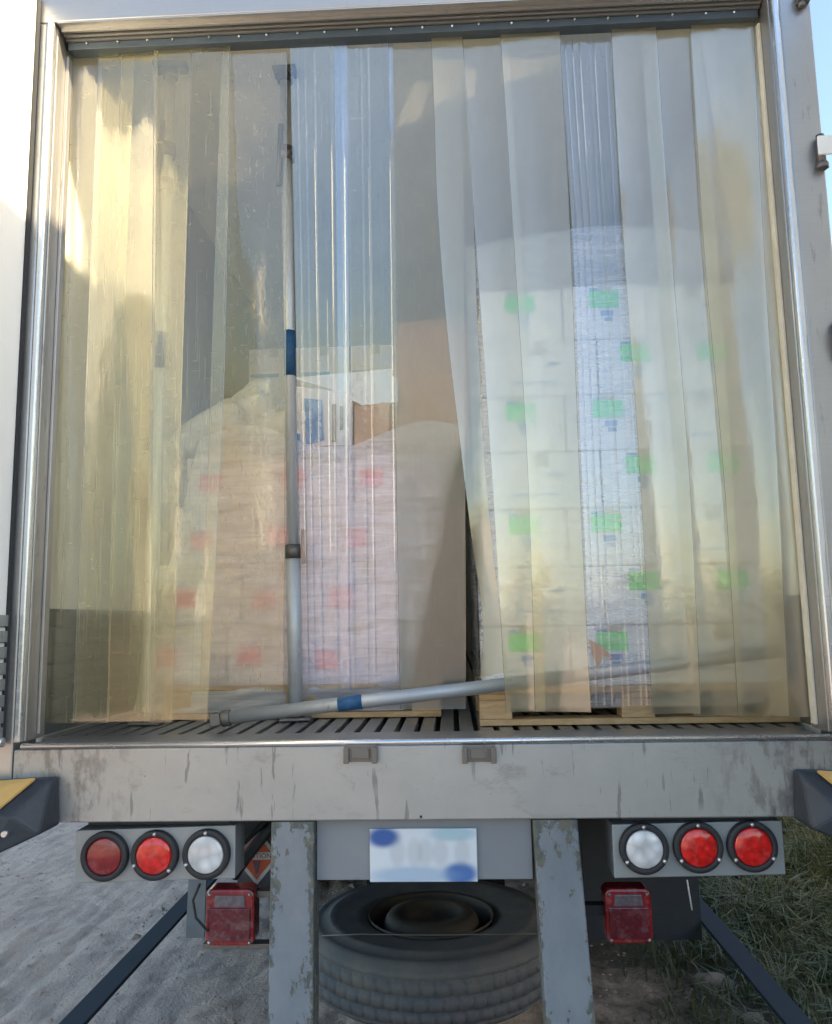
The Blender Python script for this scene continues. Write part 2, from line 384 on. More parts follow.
def dirt():
    k = N('packed_dirt'); v = k.coord(); a = k.noise(v, 1.2, 7, .7); b = k.noise(v, 22, 5, .7); s_ = k.noise(k.coord((9, .9, 1)), 2.2, 4, .6)
    c = k.mix(k.ramp(a, [(.3, 0), (.7, 1)]), (.78, .57, .43), (.66, .48, .36))
    c = k.mix(k.ramp(s_, [(.45, 0), (.65, .5)]), c, (.34, .25, .20))
    c = k.mix(k.ramp(b, [(.45, 0), (.75, .5)]), c, (.50, .44, .37))
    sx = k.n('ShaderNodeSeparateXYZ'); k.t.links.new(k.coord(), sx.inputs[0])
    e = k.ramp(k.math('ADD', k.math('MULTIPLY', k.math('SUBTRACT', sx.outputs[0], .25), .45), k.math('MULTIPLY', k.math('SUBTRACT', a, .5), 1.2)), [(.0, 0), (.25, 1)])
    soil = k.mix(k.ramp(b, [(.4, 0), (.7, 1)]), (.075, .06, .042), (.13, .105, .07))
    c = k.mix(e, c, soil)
    return k.done(k.pbsdf(c, .95, 0, k.bump(k.math('ADD', b, k.noise(v, 55, 5, .7)), .9, .025)))
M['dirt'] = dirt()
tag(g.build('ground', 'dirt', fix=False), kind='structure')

# low hills round the horizon
h = MB(); n = 120
for ring, (rad, hh) in enumerate(((230, 0), (270, 1))): pass
vs = []
for i in range(n):
    a = 6.28318*i/n; z = 7+7*noise.noise(Vector((math.cos(a)*2.3, math.sin(a)*2.3, 4)))+3*noise.noise(Vector((math.cos(a)*9, math.sin(a)*9, 1)))
    for rad, zz in ((220, -1), (250, z*.8), (275, z), (312, -2)): vs.append((rad*math.cos(a), rad*math.sin(a), zz))
h.add(vs, [(i*4+j, ((i+1) % n)*4+j, ((i+1) % n)*4+j+1, i*4+j+1) for i in range(n) for j in range(3)], 0, True)
M['hill'] = plain('scrubby_hill', (.09, .11, .06), .95, 0, .5, .05, .3)
tag(h.build('hills', 'hill'), kind='structure')

# grass on the right-hand verge: one mesh of bent blades
M['grass'] = None
k = N('grass_blade'); oi = k.noise(k.coord((1, 1, .2)), 5, 4, .7)
c_ = k.mix(k.ramp(oi, [(.35, 0), (.65, 1)]), (.032, .062, .022), (.125, .12, .05))
M['grass'] = k.done(k.mixs(.25, k.pbsdf(c_, .6), k.n('ShaderNodeBsdfTranslucent', i_Color=(.08, .10, .03)).outputs[0]))
gr = MB(); rg = random.Random(3)
STONES = [Vector((1.207, 1.346, 0)), Vector((1.267, 1.04, 0))]
for i in range(75000):
    x = rg.uniform(.8, 3.8); y = rg.uniform(-.2, 5.5)
    dens = min(1, max(0, (x-.95)/.9)+.10)
    cl = noise.noise(Vector((x*2.1, y*2.1, 5)))
    if rg.random() > dens*(.75+cl): continue
    if any(math.hypot(x-q.x, (y-q.y)) < .13 for q in STONES): continue
    z = ground_z(x, y)-.01
    L = rg.uniform(.07, .24)*(.55+.6*dens)*(1+.5*cl); w_ = rg.uniform(.0025, .005)
    a = rg.uniform(0, 6.28); dx, dy = math.cos(a), math.sin(a); lean = rg.uniform(.3, 1.6)
    a2 = a+1.57; wx, wy = math.cos(a2)*w_, math.sin(a2)*w_
    p1 = (x+dx*L*lean*.35, y+dy*L*lean*.35, z+L*.6); p2 = (x+dx*L*lean, y+dy*L*lean, z+L*(.95-.25*lean))
    gr.add([(x-wx, y-wy, z), (x+wx, y+wy, z), (p1[0]+wx*.8, p1[1]+wy*.8, p1[2]), (p1[0]-wx*.8, p1[1]-wy*.8, p1[2]), p2],
           [(0, 1, 2, 3), (3, 2, 4)])
tag(gr.build('grass', 'grass', fix=False), 'dark olive tufts of grass on the verge right of the truck', 'grass', kind='stuff')
M['rock'] = plain('pale_stone', (.20, .165, .13), .9, 0, .4, 12, .6)
for (px, py, Y, s, lb) in ((712, 978, 0, .075, 'larger pale stone lying in the grass beneath the right lamps'),
                           (752, 1012, .62, .045, 'small pale stone at the bottom edge of the grass')):
    p = STONES[0] if s > .06 else STONES[1]; m = MB(); zz = ground_z(p.x, p.y)
    def rk(u, v, p=p, s=s):
        a, b = u*6.28318, (v-.5)*3.1415; q = Vector((math.cos(a)*math.cos(b), math.sin(a)*math.cos(b)*.8, math.sin(b)*.55))
        q = q*(1+.35*noise.noise(q*1.7+Vector((s*99, 0, 0))))
        return Vector((p.x, p.y, zz+.02))+q*s
    m.grid(rk, 18, 10); tag(m.build('stone', 'rock'), lb, 'stone')

pb = MB(); rg = random.Random(9)
for i in range(5200):
    x = rg.uniform(-3.6, .9); y = rg.uniform(.0, 5.5)
    if noise.noise(Vector((x*1.7, y*.8, 12))) < rg.uniform(-.35, .3): continue
    z = ground_z(x, y); s_ = rg.uniform(.003, .009)*(1+2.0*(rg.random() > .97)); a = rg.uniform(0, 6.28)
    e1 = Vector((math.cos(a), math.sin(a), 0))*s_*rg.uniform(1, 1.7); e2 = Vector((-math.sin(a), math.cos(a), 0))*s_; e3 = Vector((0, 0, s_*.7)); c = Vector((x, y, z))
    pb.add([c+e1, c+e2, c-e1, c-e2, c+e3+e1*.2, c-e3], [(0, 1, 4), (1, 2, 4), (2, 3, 4), (3, 0, 4), (1, 0, 5), (2, 1, 5), (3, 2, 5), (0, 3, 5)])
M['grit'] = plain('loose_grit', (.55, .45, .36), .9, 0, .65, 4, .3)
tag(pb.build('gravel', 'grit', fix=False), 'loose grit and crumbs of dirt scattered over the packed yard', 'gravel', kind='stuff')

# ------------------------------------------------------------------ the truck
FZ = 1.245            # cargo floor
truck = empty('refrigerated_truck', (0, 0, 0), label='open refrigerated truck body with stainless steel rear frame and lamp boxes', cat='truck')
T = truck
XI, XO = 1.27, 1.335
def part(mb, name, mats, parent=T, bevel=0, **kw): return mb.build(name, mats, parent, bevel, **kw)
part(MB().box(-XO, -XI, .14, 7.3, 1.03, 3.95), 'side_wall', 'liner')
part(MB().box(XI, XO, .14, 7.3, 1.03, 3.95), 'side_wall', 'liner')
part(MB().box(-XI, XI, 7.2, 7.3, 1.03, 3.93), 'front_wall', 'liner')
part(MB().box(-XI, XI, .14, 7.2, 3.87, 3.885), 'roof', 'roof_sheet')
part(MB().box(-XI, XI, .10, 7.2, 1.06, 1.199), 'floor_deck', 'dark')
m = MB(); x = -1.26
while x < 1.24:
    m.box(x, x+.046, .237, 7.19, 1.1995, FZ-.004); x += .066
part(m, 'floor_ribs', 'floor_al', bevel=.002)
for s in (-1, 1):
    m = MB(); z = FZ
    for i in range(7):
        m.box(min(s*XI, s*(XI-.012)), max(s*XI, s*(XI-.012)), .15, 7.19, z, z+.052); z += .06
    m.box(min(s*XI, s*(XI-.006)), max(s*XI, s*(XI-.006)), .15, 7.19, FZ, z)
    part(m, 'scuff_plate', 'scuff', bevel=.003)
# liner corner trims
part(MB().box(-1.268, -1.245, .15, .17, 1.67, 3.6), 'liner_trim', 'white')
part(MB().box(1.245, 1.268, .15, .17, 1.67, 3.6), 'liner_trim', 'cream')
m = MB().box(XI-.055, XI-.001, .17, 7.1, 3.81, 3.869); part(m, 'ceiling_cove', 'cream')
# refrigeration unit hump on the front wall
part(MB().box(-.8, .8, 6.7, 7.19, 3.25, 3.8), 'cooling_unit', 'white', bevel=.02)

# rear frame
rf = part(MB().prismx([(0, 3.664), (0, 3.95), (.14, 3.95), (.14, 3.664)], -XO, XO), 'header_beam', 'steel', bevel=.004)
m = MB()
m.prismx([(.0008, 3.6635), (.0008, 3.659), (.006, 3.659), (.006, 3.661), (.030, 3.661), (.030, 3.650), (.038, 3.650), (.038, 3.6635), (.046, 3.6635), (.046, 3.646), (.054, 3.646),
          (.054, 3.6635), (.062, 3.6635), (.062, 3.640), (.070, 3.640), (.070, 3.6635)][::-1], -1.198, 1.198)
part(m, 'header_soffit', 'header', rf)
for s in (-1, 1):
    post = part(MB().box(min(s*1.232, s*XO), max(s*1.232, s*XO), 0, .14, 1.03, 3.662), 'rear_post', 'steel', bevel=.006)
    part(MB().box(min(s*1.208, s*1.231), max(s*1.208, s*1.231), -.008, .02, 1.256, 3.662), 'edge_trim', 'lip', post, bevel=.006)
    part(MB().box(min(s*1.206, s*1.231), max(s*1.206, s*1.231), .022, .138, 1.256, 3.662), 'reveal', 'reveal', post, bevel=.003)
    part(MB().box(min(s*1.196, s*1.2055), max(s*1.196, s*1.2055), .085, .115, 1.27, 3.60), 'gasket', 'cream' if s > 0 else 'reveal', post, bevel=.002)
# strap hinge and bolt bracket of the right door
for zz in (3.07, 2.45, 1.75):
    p = MB().box(1.300, 1.42, -.040, -.030, zz-.032, zz+.032)
    hg = part(p, 'door_hinge', 'white', bevel=.004)
    part(MB().tube((1.318, -.017, zz-.055), (1.318, -.017, zz+.045), .0125, 14).tube((1.318, -.017, zz-.068), (1.318, -.017, zz-.05), .019, 6), 'hinge_pin', 'zinc_dark', hg)
part(MB().box(1.285, 1.325, -.03, -.001, 3.585, 3.62).tube((1.30, -.015, 3.57), (1.30, -.015, 3.60), .012, 8), 'latch_bracket', 'zinc_dark', bevel=.003)
part(MB().path([(1.318, -.002, 2.50), (1.333, -.03, 2.51), (1.34, -.04, 2.46), (1.333, -.03, 2.40), (1.318, -.002, 2.41)], .006), 'door_hook', 'zinc_dark')

# doors, both swung open
def door(s, hx):
    x0, x1 = min(hx, hx+s*.075), max(hx, hx+s*.075)
    d = part(MB().box(x0, x1, -1.16, -.012, 1.25, 3.76), 'rear_door', 'white', bevel=.012)
    xi = hx; q = -s
    part(MB().box(min(xi, xi+q*.006), max(xi, xi+q*.006), -.022, -.004, 1.26, 3.75), 'door_seal', 'black', d)
    mm = MB()
    for i in range(8): mm.box(min(xi+q*.001, xi+q*.012), max(xi+q*.001, xi+q*.012), -1.14, -.026, 1.27+i*.048, 1.27+i*.048+.036)
    part(mm, 'kick_plate', 'scuff', d, bevel=.003)
    part(MB().tube((xi+q*.016, -.03, 1.262), (xi+q*.001, -.03, 1.262), .014, 12), 'corner_bolt', 'bolt', d)
door(-1, -1.262)
door(1, 1.425)

# threshold and sill
part(MB().box(-1.205, 1.205, .0855, .235, 1.20, 1.2435), 'threshold_plate', 'reveal', bevel=.002)
sill = part(MB().box(-1.229, 1.229, 0, .08, 1.022, 1.236), 'rear_sill', 'sill', bevel=.004)
part(MB().tube((-1.205, -.001, 1.246), (1.215, -.001, 1.246), .0085, 12), 'sill_lip', 'lip', sill)
part(MB().box(-1.2, 1.2, .012, .085, 1.2365, 1.2435), 'sill_cap', 'reveal', sill)
for px in (361, 479):
    p = at(px, 752, 0); m = MB()
    m.box(p.x-.048, p.x+.048, -.012, -.001, p.z-.026, p.z+.022).box(p.x-.05, p.x-.034, -.022, -.012, p.z-.03, p.z+.014).box(p.x+.034, p.x+.05, -.022, -.012, p.z-.03, p.z+.014)
    m.box(p.x-.026, p.x+.026, -.016, -.012, p.z-.018, p.z+.012)
    part(m, 'door_keeper', 'zinc_dark', sill, bevel=.003)
p = at(421, 818, 0); part(MB().tube((p.x, -.003, p.z+.004), (p.x, .01, p.z+.004), .004, 8), 'drain_hole', 'black', sill)
# dock bumpers
for s in (-1, 1):
    def S(pts): return [(s*x_, z_) for x_, z_ in pts]
    prof = [(1.035, 1.155), (1.33, 1.12), (1.34, .955), (1.16, .95), (1.02, 1.01)]
    m = MB(); n5 = len(prof)
    front = [(s*x_, -.15 if i not in (0, 1) else -.06, z_) for i, (x_, z_) in enumerate(prof)]
    back = [(s*x_, -.001, z_) for x_, z_ in prof]
    # sloping top face carries the reflector
    ys_ = [-.05, -.05, -.15, -.16, -.13]
    mid = [(s*1.05, -.13, 1.10), (s*1.34, -.14, 1.05)]
    m.add([(s*1.085, -.04, 1.158), (s*1.400, -.05, 1.145), (s*1.405, -.155, 1.085), (s*1.145, -.15, 1.075), (s*1.400, -.16, .96), (s*1.225, -.16, .955), (s*1.075, -.12, 1.02),
           (s*1.085, 0, 1.158), (s*1.400, 0, 1.145), (s*1.400, 0, .96), (s*1.225, 0, .955), (s*1.075, 0, 1.02)],
          [(0, 1, 2, 3), (0, 3, 6), (3, 5, 6), (3, 2, 4, 5), (0, 7, 8, 1), (1, 8, 9, 4, 2), (4, 9, 10, 5), (5, 10, 11, 6), (6, 11, 7, 0), (7, 11, 10, 9, 8)])
    db = part(m, 'dock_bumper', 'bumper', bevel=.008)
    a, b, c, d = Vector((s*1.130, -.055, 1.157)), Vector((s*1.395, -.062, 1.143)), Vector((s*1.400, -.150, 1.092)), Vector((s*1.195, -.148, 1.083))
    up = Vector((0, -.003, .006))
    part(MB().add([a+up, b+up, c+up, d+up, a, b, c, d], [(0, 1, 2, 3), (0, 4, 5, 1), (1, 5, 6, 2), (2, 6, 7, 3), (3, 7, 4, 0)]), 'reflector_patch', 'yellow', db)
    part(MB().tube((s*1.16, -.160, 1.03), (s*1.16, -.13, 1.03), .008, 12), 'bolt', 'bolt', db)

# under-run posts, panel, number plate
def up_post(x0, x1, x0b, x1b, lb=None):
    m = MB(); m.add([(x0, 0.004, 1.0195), (x1, .004, 1.0195), (x1, .10, 1.0195), (x0, .10, 1.0195), (x0b, -.004, .33), (x1b, -.004, .33), (x1b, .10, .33), (x0b, .10, .33)],
                    [(0, 1, 2, 3), (4, 7, 6, 5), (0, 4, 5, 1), (1, 5, 6, 2), (2, 6, 7, 3), (3, 7, 4, 0)])
    return part(m, 'underrun_post', 'peel', bevel=.004)
up_post(-.441, -.313, -.447, -.316); up_post(.33, .460, .352, .492)
part(MB().box(-1.15, 1.15, .01, .09, .20, .325), 'underrun_bar', 'peel', bevel=.01)
part(MB().box(-.311, .328, .035, .05, .845, 1.0195), 'plate_panel', 'panel', bevel=.002)
m = MB().box(-.151, .166, .024, .031, .842, .992)
part(m, 'number_plate', 'plate', bevel=.002)

# lamp boxes
def lamp_round(cx, cz, mat, parent, R_=.071, deep=False):
    y = -.001
    b = MB().lathe([(R_, .03), (R_, .012), (R_*.97, .008), (R_*.79, .007), (R_*.765, .010), (R_*.76, .024)], (cx, y, cz))
    b.build('lamp_bezel', 'black', parent)
    r = R_*.76; d = .018 if deep else .0
    l = MB().lathe([(r, .024), (r*.98, .009+d*.2), (r*.9, .006+d*.3), (r*.5, .004+d*.2), (.0005, .003+d*.2)], (cx, y, cz))
    l.build('lamp_lens', mat, parent)
def screws(pts, parent, y=.004, r=.006):
    for x_, z_ in pts: MB().lathe([(r, .004), (r, -.001), (r*.6, -.005), (.0003, -.006)], (x_, y, z_), n=12).build('screw', 'bolt', parent)
def light_box(x0, x1, ztop, zbot, dz, lamps, s):
    m = MB(); m.add([(x0, .03, ztop), (x1, .03, ztop+dz), (x1, .03, zbot+dz), (x0, .03, zbot), (x0, .14, ztop), (x1, .14, ztop+dz), (x1, .14, zbot+dz), (x0, .14, zbot)],
                    [(0, 3, 2, 1), (4, 5, 6, 7), (0, 1, 5, 4), (1, 2, 6, 5), (2, 3, 7, 6), (3, 0, 4, 7)])
    bx = part(m, 'light_box', 'lightbox', bevel=.003)
    pts = []
    for (cx, cz, mat, deep, ang) in lamps:
        lamp_round(cx, cz, mat, bx, deep=deep)
        for a in ang: pts.append((cx+.063*math.cos(R(a)), cz+.063*math.sin(R(a))))
    screws(pts, bx)
    part(MB().box(x0+.03, x1-.02, .045, .13, ztop+max(0, dz)+.001, 1.0215), 'mounting_strip', 'black')
    return bx
L = [at(102, 858, 0), at(152.5, 857, 0), at(204.5, 856, 0)]
light_box(-1.041, -.554, .992, .840, .012, [(L[0].x, L[0].z, 'red_old', True, ()), (L[1].x, L[1].z, 'red_led', False, (88, 205, 320)), (L[2].x, L[2].z, 'white_lens', False, (90, 205))], -1)
L = [at(645.5, 850.5, 0), at(700, 849, 0), at(754.5, 848, 0)]
light_box(.563, 1.055, .998, .848, .008, [(L[0].x, L[0].z, 'white_lens', False, (90, 213, 330)), (L[1].x, L[1].z, 'red_led', False, (90, 213, 330)), (L[2].x, L[2].z, 'red_led', False, (90, 213, 330))], 1)

# square tail lamps on their brackets
def tail(x0, x1, z0, z1, y, s):
    ev = .006; w_, h_ = x1-x0, z1-z0
    def rr(ins, n=5, rad=.022):
        pts = []
        for cx, cz, a0 in ((x1-ins-rad, z1-ins-rad, 0), (x0+ins+rad, z1-ins-rad, 90), (x0+ins+rad, z0+ins+rad, 180), (x1-ins-rad, z0+ins+rad, 270)):
            for i in range(n+1): a = R(a0+90*i/n); pts.append((cx+rad*math.cos(a), cz+rad*math.sin(a)))
        return pts
    b = MB().prism(rr(0), y, y+.075); t = part(b, 'tail_lamp', 'red_frame', bevel=.008)
    MB().prism([(x0+.011, z0+.022), (x0+.016, z0+.014), (x1-.016, z0+.014), (x1-.011, z0+.022), (x1-.011, z0+h_*.67), (x0+.011, z0+h_*.67)], y-.006, y+.01).build('stop_lens', 'red_deep', t, .003)
    MB().prism([(x0+.026, z0+h_*.69), (x1-.026, z0+h_*.69), (x1-.030, z0+h_*.90), (x0+.030, z0+h_*.90)], y-.005, y+.01).build('reverse_lens', 'smoke_lens', t, .003)
    screws([(x0+.014, z0+.012), (x1-.014, z0+.012), (x0+.014, z1-.014), (x1-.014, z1-.014)], t, y-.002, .005)
tail(-.672, -.520, .624, .790, .13, -1); tail(.549, .690, .630, .787, .13, 1)
part(MB().box(-.69, -.45, .16, .20, .604, .620).box(-.47, -.45, .14, .20, .60, .80).box(-.52, -.45, .16, .20, .755, .775), 'lamp_bracket', 'zinc_dark', bevel=.002)
part(MB().box(.46, .56, .16, .20, .70, .73).box(.465, .49, .14, .20, .60, 1.0), 'lamp_bracket', 'dark', bevel=.002)
p0, p1 = at(200, 884, .10), at(210, 924, .14)
part(MB().path([p0, at(193, 900, .10), at(196, 918, .11), at(207, 930, .12), at(214, 934, .15)], .004), 'lamp_cable', 'black')
part(MB().path([at(276, 822, .16), at(262, 838, .17), at(246, 858, .18), at(234, 876, .2)], .017), 'air_hose', 'black')
part(MB().path([at(270, 818, .2), at(250, 836, .22), at(236, 850, .24)], .010), 'air_hose', 'black')
# grey equipment panel with the diamond placard
part(MB().box(-.62, -.44, .30, .33, .74, 1.02), 'equipment_panel', 'plastic_grey', bevel=.004)
pc = at(257, 857, .29); m = MB(); hd = .088
def dia(mb, h_, y0, y1, mi): mb.prism([(pc.x, pc.z+h_), (pc.x+h_*.86, pc.z), (pc.x, pc.z-h_), (pc.x-h_*.86, pc.z)][::-1], y0, y1, mi)
dia(m, hd, .288, .298, 0); dia(m, hd*.80, .286, .2885, 1)
pl = part(m, 'hazard_placard', ['placard_white', 'orange'])
MB().box(pc.x-.052, pc.x+.052, .2835, .286, pc.z-.006, pc.z+.016).build('placard_band', 'placard_white', pl)
MB().prism([(pc.x-.012, pc.z-.012), (pc.x+.012, pc.z-.012), (pc.x+.004, pc.z-.05), (pc.x-.004, pc.z-.05)][::-1], .2835, .286).build('placard_symbol', 'dark_ink', pl)
fc = bpy.data.curves.new('placard_text', 'FONT'); fc.body = 'CAUTION'; fc.size = .022; fc.align_x = 'CENTER'; fc.align_y = 'CENTER'; fc.extrude = .0004
ft = bpy.data.objects.new('tmp', fc); COL.objects.link(ft); fc.materials.append(M['dark_ink']); bpy.context.view_layer.update()
fm = bpy.data.meshes.new_from_object(ft.evaluated_get(bpy.context.evaluated_depsgraph_get())); bpy.data.objects.remove(ft)
fo = bpy.data.objects.new('placard_text', fm); COL.objects.link(fo)
fo.parent = pl; fo.location = (pc.x, .2828, pc.z+.005); fo.rotation_euler = (R(90), 0, 0)
# bolts, mud flaps, chassis, axle and wheels
part(MB().box(.58, 1.12, 1.15, 1.165, .26, 1.0), 'mud_flap', 'black')
part(MB().prism([(-1.065, .27), (-.985, .27), (-.97, 1.0), (-1.04, 1.0)][::-1], 1.15, 1.165).box(-.968, -.6, 1.15, 1.165, .62, 1.0), 'mud_flap', 'flap_grey')
part(MB().box(.68, 1.10, 1.4, 6.6, .25, .98), 'sun_block_box', 'dark')  # unseen box added behind the flap to stop sun passing under the body
part(MB().path([at(687, 880, .9), at(690, 898, .9), at(692, 910, .9)], .003), 'loose_wire', 'placard_white')
for s in (-1, 1):
    part(MB().box(min(s*.36, s*.45), max(s*.36, s*.45), .11, 7.2, .74, 1.0195), 'chassis_rail', 'dark')
    rail = part(MB().box(min(s*1.12, s*1.19), max(s*1.105, s*1.205), .12, 5.5, .322, .336), 'side_guard_rail', 'navy', bevel=.003)
    for yy in (3.6, 5.0): part(MB().box(min(s*1.13, s*1.16), max(s*1.13, s*1.16), yy, yy+.04, .345, 1.02), 'guard_hanger', 'dark', rail)
for i in range(7): part(MB().box(-1.25, 1.25, .5+i, .58+i, .93, 1.058), 'cross_member', 'dark')
part(MB().tube((-1, 2.9, .52), (1, 2.9, .52), .07, 16), 'axle', 'dark')
for s in (-1, 1):
    for x_ in (.72, 1.0):
        c = (s*x_-.12, 2.9, .50); m = MB(); n = 40; prof = [(.28, 0), (.34, .0), (.44, .0), (.49, .03), (.5, .06), (.5, .18), (.49, .21), (.44, .24), (.34, .24), (.28, .24)]
        vs = [(c[0]+h_, c[1]+r_*math.cos(6.28318*i/n), c[2]+r_*math.sin(6.28318*i/n)) for r_, h_ in prof for i in range(n)]
        m.add(vs, [(j*n+i, j*n+(i+1) % n, (j+1)*n+(i+1) % n, (j+1)*n+i) for j in range(len(prof)-1) for i in range(n)], 0, True)
        wh = part(m, 'road_wheel', 'black')
        vs = [(c[0]+.12, c[1]+.28*math.cos(6.28318*i/n), c[2]+.28*math.sin(6.28318*i/n)) for i in range(n)]
        MB().add(vs, [tuple(range(n))]).build('rim', 'zinc_dark', wh)
# spare wheel carried flat behind the plate
def tread():
    k = N('dusty_tyre_rubber'); v = k.coord(); n = k.noise(v, 7, 5, .7); f = k.noise(v, 50, 3)
    c = k.mix(k.ramp(n, [(.35, 0), (.7, 1)]), (.085, .09, .094), (.15, .135, .115))
    return k.done(k.pbsdf(c, .75, 0, k.bump(f, .25, .004)))
M['tyre'] = tread()
sc_ = Vector((-.005, 1.04, .20)); m = MB(); n = 360
prof = [(.252, .215), (.27, .232), (.31, .238), (.39, .243), (.412, .249), (.42, .243), (.455, .232), (.47, .236), (.482, .226), (.500, .210), (.510, .193)]
tr_z = [.19, .186, .150, .146, .142, .106, .102, .098, .062, .058, .02]
grv = {2: 0, 3: 1, 4: 0, 5: 0, 6: 1, 7: 0}
rows = [(r_, z_) for r_, z_ in prof]
for z_, g_ in ((.187, 1), (.181, 1), (.178, 0), (.139, 0), (.136, 1), (.130, 1), (.127, 0), (.088, 0), (.085, 1), (.079, 1), (.076, 0), (.045, 0), (.042, 1), (.037, 1), (.034, 0)):
    rows.append((.515-.009*g_-.25*(z_-.11)**2*2, z_))
rows += [(.487, .015), (.465, .0), (.40, -.01), (.30, .0), (.252, .02)]
tz = sc_.z-.03
vs = []
for j, (r_, z_) in enumerate(rows):
    for i in range(n):
        rr_ = r_
        if len(prof) <= j < len(rows)-5 and ((i+j//4*3) % 6 == 0) and rr_ > .488: rr_ -= .007
        a = 6.283185*(i+(.35*math.sin(z_*60)))/n
        vs.append((sc_.x+rr_*math.cos(a), sc_.y+rr_*math.sin(a), tz+z_))
m.add(vs, [(j*n+i, j*n+(i+1) % n, (j+1)*n+(i+1) % n, (j+1)*n+i) for j in range(len(rows)-1) for i in range(n)], 0, True)
sw = part(m, 'spare_wheel', 'tyre')
m = MB().lathe([(.253, .225), (.259, .24), (.25, .235), (.243, .21), (.238, .16), (.222, .14), (.21, .16), (.19, .22), (.175, .24), (.12, .245), (.11, .20), (.0005, .20)], (sc_.x, sc_.y, tz), axis='Z', n=64)
M['rim_dusty'] = plain('dusty_rim', (.085, .068, .048), .7, .2, .5, 6, .3)
rim = m.build('rim', 'rim_dusty', sw)
for i in range(5):
    a = R(198+72*i); q = Vector((sc_.x+.214*math.cos(a), sc_.y+.214*math.sin(a), tz+.142))
    MB().tube(q, q+Vector((0, 0, .012)), .020, 20).build('hand_hole', 'black', sw)
part(MB().path([at(322, 936, .70), at(360, 934, .67), at(430, 935, .66), at(500, 934, .67), at(545, 934, .70)], .003), 'carrier_cable', 'zinc_dark')
part(MB().box(-.33, .33, 1.58, 1.66, .25, .93), 'wheel_carrier', 'dark')

# ------------------------------------------------------------------ strip curtain
ct = empty('strip_curtain', (0, .10, 3.6), label='yellowed plastic strip curtain hanging across the truck opening', cat='strip curtain')
m = MB().box(-1.195, 1.195, .073, .118, 3.614, 3.668)
rl = m.build('curtain_rail', 'rail_dark', ct, .002)
rg = random.Random(5)
for i in range(22):
    x_ = -1.13+i*.107+rg.uniform(-.012, .012)
    MB().tube((x_, .066, 3.632+rg.uniform(-.003, .003)), (x_, .074, 3.632), .0035, 8).build('screw', 'bolt', rl)
def interp(pts, t):
    t = t*(len(pts)-1); i = min(int(t), len(pts)-2); f = t-i; f = f
    a = [pts[max(i-1, 0)], pts[i], pts[i+1], pts[min(i+2, len(pts)-1)]]
    return tuple(.5*((2*a[1][q])+(-a[0][q]+a[2][q])*f+(2*a[0][q]-5*a[1][q]+4*a[2][q]-a[3][q])*f*f+(-a[0][q]+3*a[1][q]-3*a[2][q]+a[3][q])*f**3) for q in range(len(a[0])))
def strip(Ledge, Redge, Y, mat, bow=.007, seed=0, ribs=0, label=None, fold=None, nu=26, nv=90):
    """edges: evenly spaced photo points from top to bottom; Y: depths from top to bottom"""
    Lw = [at(x_, y_, interp([(q,) for q in Y], i/(len(Ledge)-1))[0]) for i, (x_, y_) in enumerate(Ledge)]
    Rw = [at(x_, y_, interp([(q,) for q in Y], i/(len(Redge)-1))[0]) for i, (x_, y_) in enumerate(Redge)]
    if ribs: nu = 150
    def fn(u, v):
        n_c = nu
        if not ribs:   # a narrow border column at either side is the cut edge
            i_ = round(u*nu); e_ = .010
            u = 0 if i_ == 0 else 1 if i_ == nu else e_ if i_ == 1 else 1-e_ if i_ == nu-1 else e_+(1-2*e_)*(i_-1)/(nu-2)
        a = Vector(interp([tuple(p) for p in Lw], v)); b = Vector(interp([tuple(p) for p in Rw], v))
        p = a.lerp(b, u)
        off = bow*math.sin(math.pi*u)*min(1, v*6+.2)
        off += min(1, v*4)*(.009*noise.noise(Vector((p.x*4, p.z*.7, seed)))+.0022*noise.noise(Vector((p.x*10, p.z*2, seed+5))))
        if ribs:
            for rj in range(ribs):
                rc_ = (rj+.5+.22*math.sin(rj*2.7+seed))/ribs; dq = (u-rc_)*ribs/.09
                if abs(dq) < 3: off -= .0013*math.exp(-dq*dq)*(.35+.9*abs(math.sin(rj*1.9+seed)))
        if fold: off += fold(u, v)
        p.y += off
        if v > .97: p.z += .004*noise.noise(Vector((p.x*9, seed, 0)))
        return p
    g_ = MB().grid(fn, nu, nv)
    if not ribs:
        for q_ in range(len(g_.m)):
            if q_ % nu in (0, nu-1): g_.m[q_] = 1
    o = g_.build('curtain_strip', [mat, 'pvc_edge'], ct, fix=False)
    if label: o['label'] = label
    return o
def top(x_): return 54-.0525*(x_-65)
def E(x0, x1, yb, mid=None):
    if mid: return [(x0, top(x0)), (mid, (top(x0)+yb)/2), (x1, yb)]
    return [(x0, top(x0)), (x1, yb)]
strip(E(66, 37, 723), E(135, 107, 723), (.115, .14), 'pvc_l', seed=1)
strip(E(99, 72, 721), E(158, 150, 721), (.100, .11), 'pvc_l', seed=2)
strip(E(121, 107, 722), E(192, 172, 722), (.108, .125), 'pvc_l', seed=3)
strip(E(154, 150, 719), E(230, 207, 721, 224), (.092, .095), 'pvc_l', seed=4, bow=.005)
strip(E(222, 200, 688), E(287, 284, 692, 286), (.110, .38), 'pvc_e', seed=6)
strip(E(290, 303, 690), E(347, 352, 691), (.100, .36), 'pvc_c', seed=7, ribs=6, bow=.006, label='clear ribbed strip tinted with reflected sky blue')
strip(E(334, 342, 690), E(393, 401, 690), (.108, .37), 'pvc_c', seed=8, ribs=6, bow=.006, label='clear ribbed strip tinted with reflected sky blue')
strip(E(388, 400, 709), E(463, 466, 709), (.115, .33), 'pvc_h', seed=9, bow=.008)
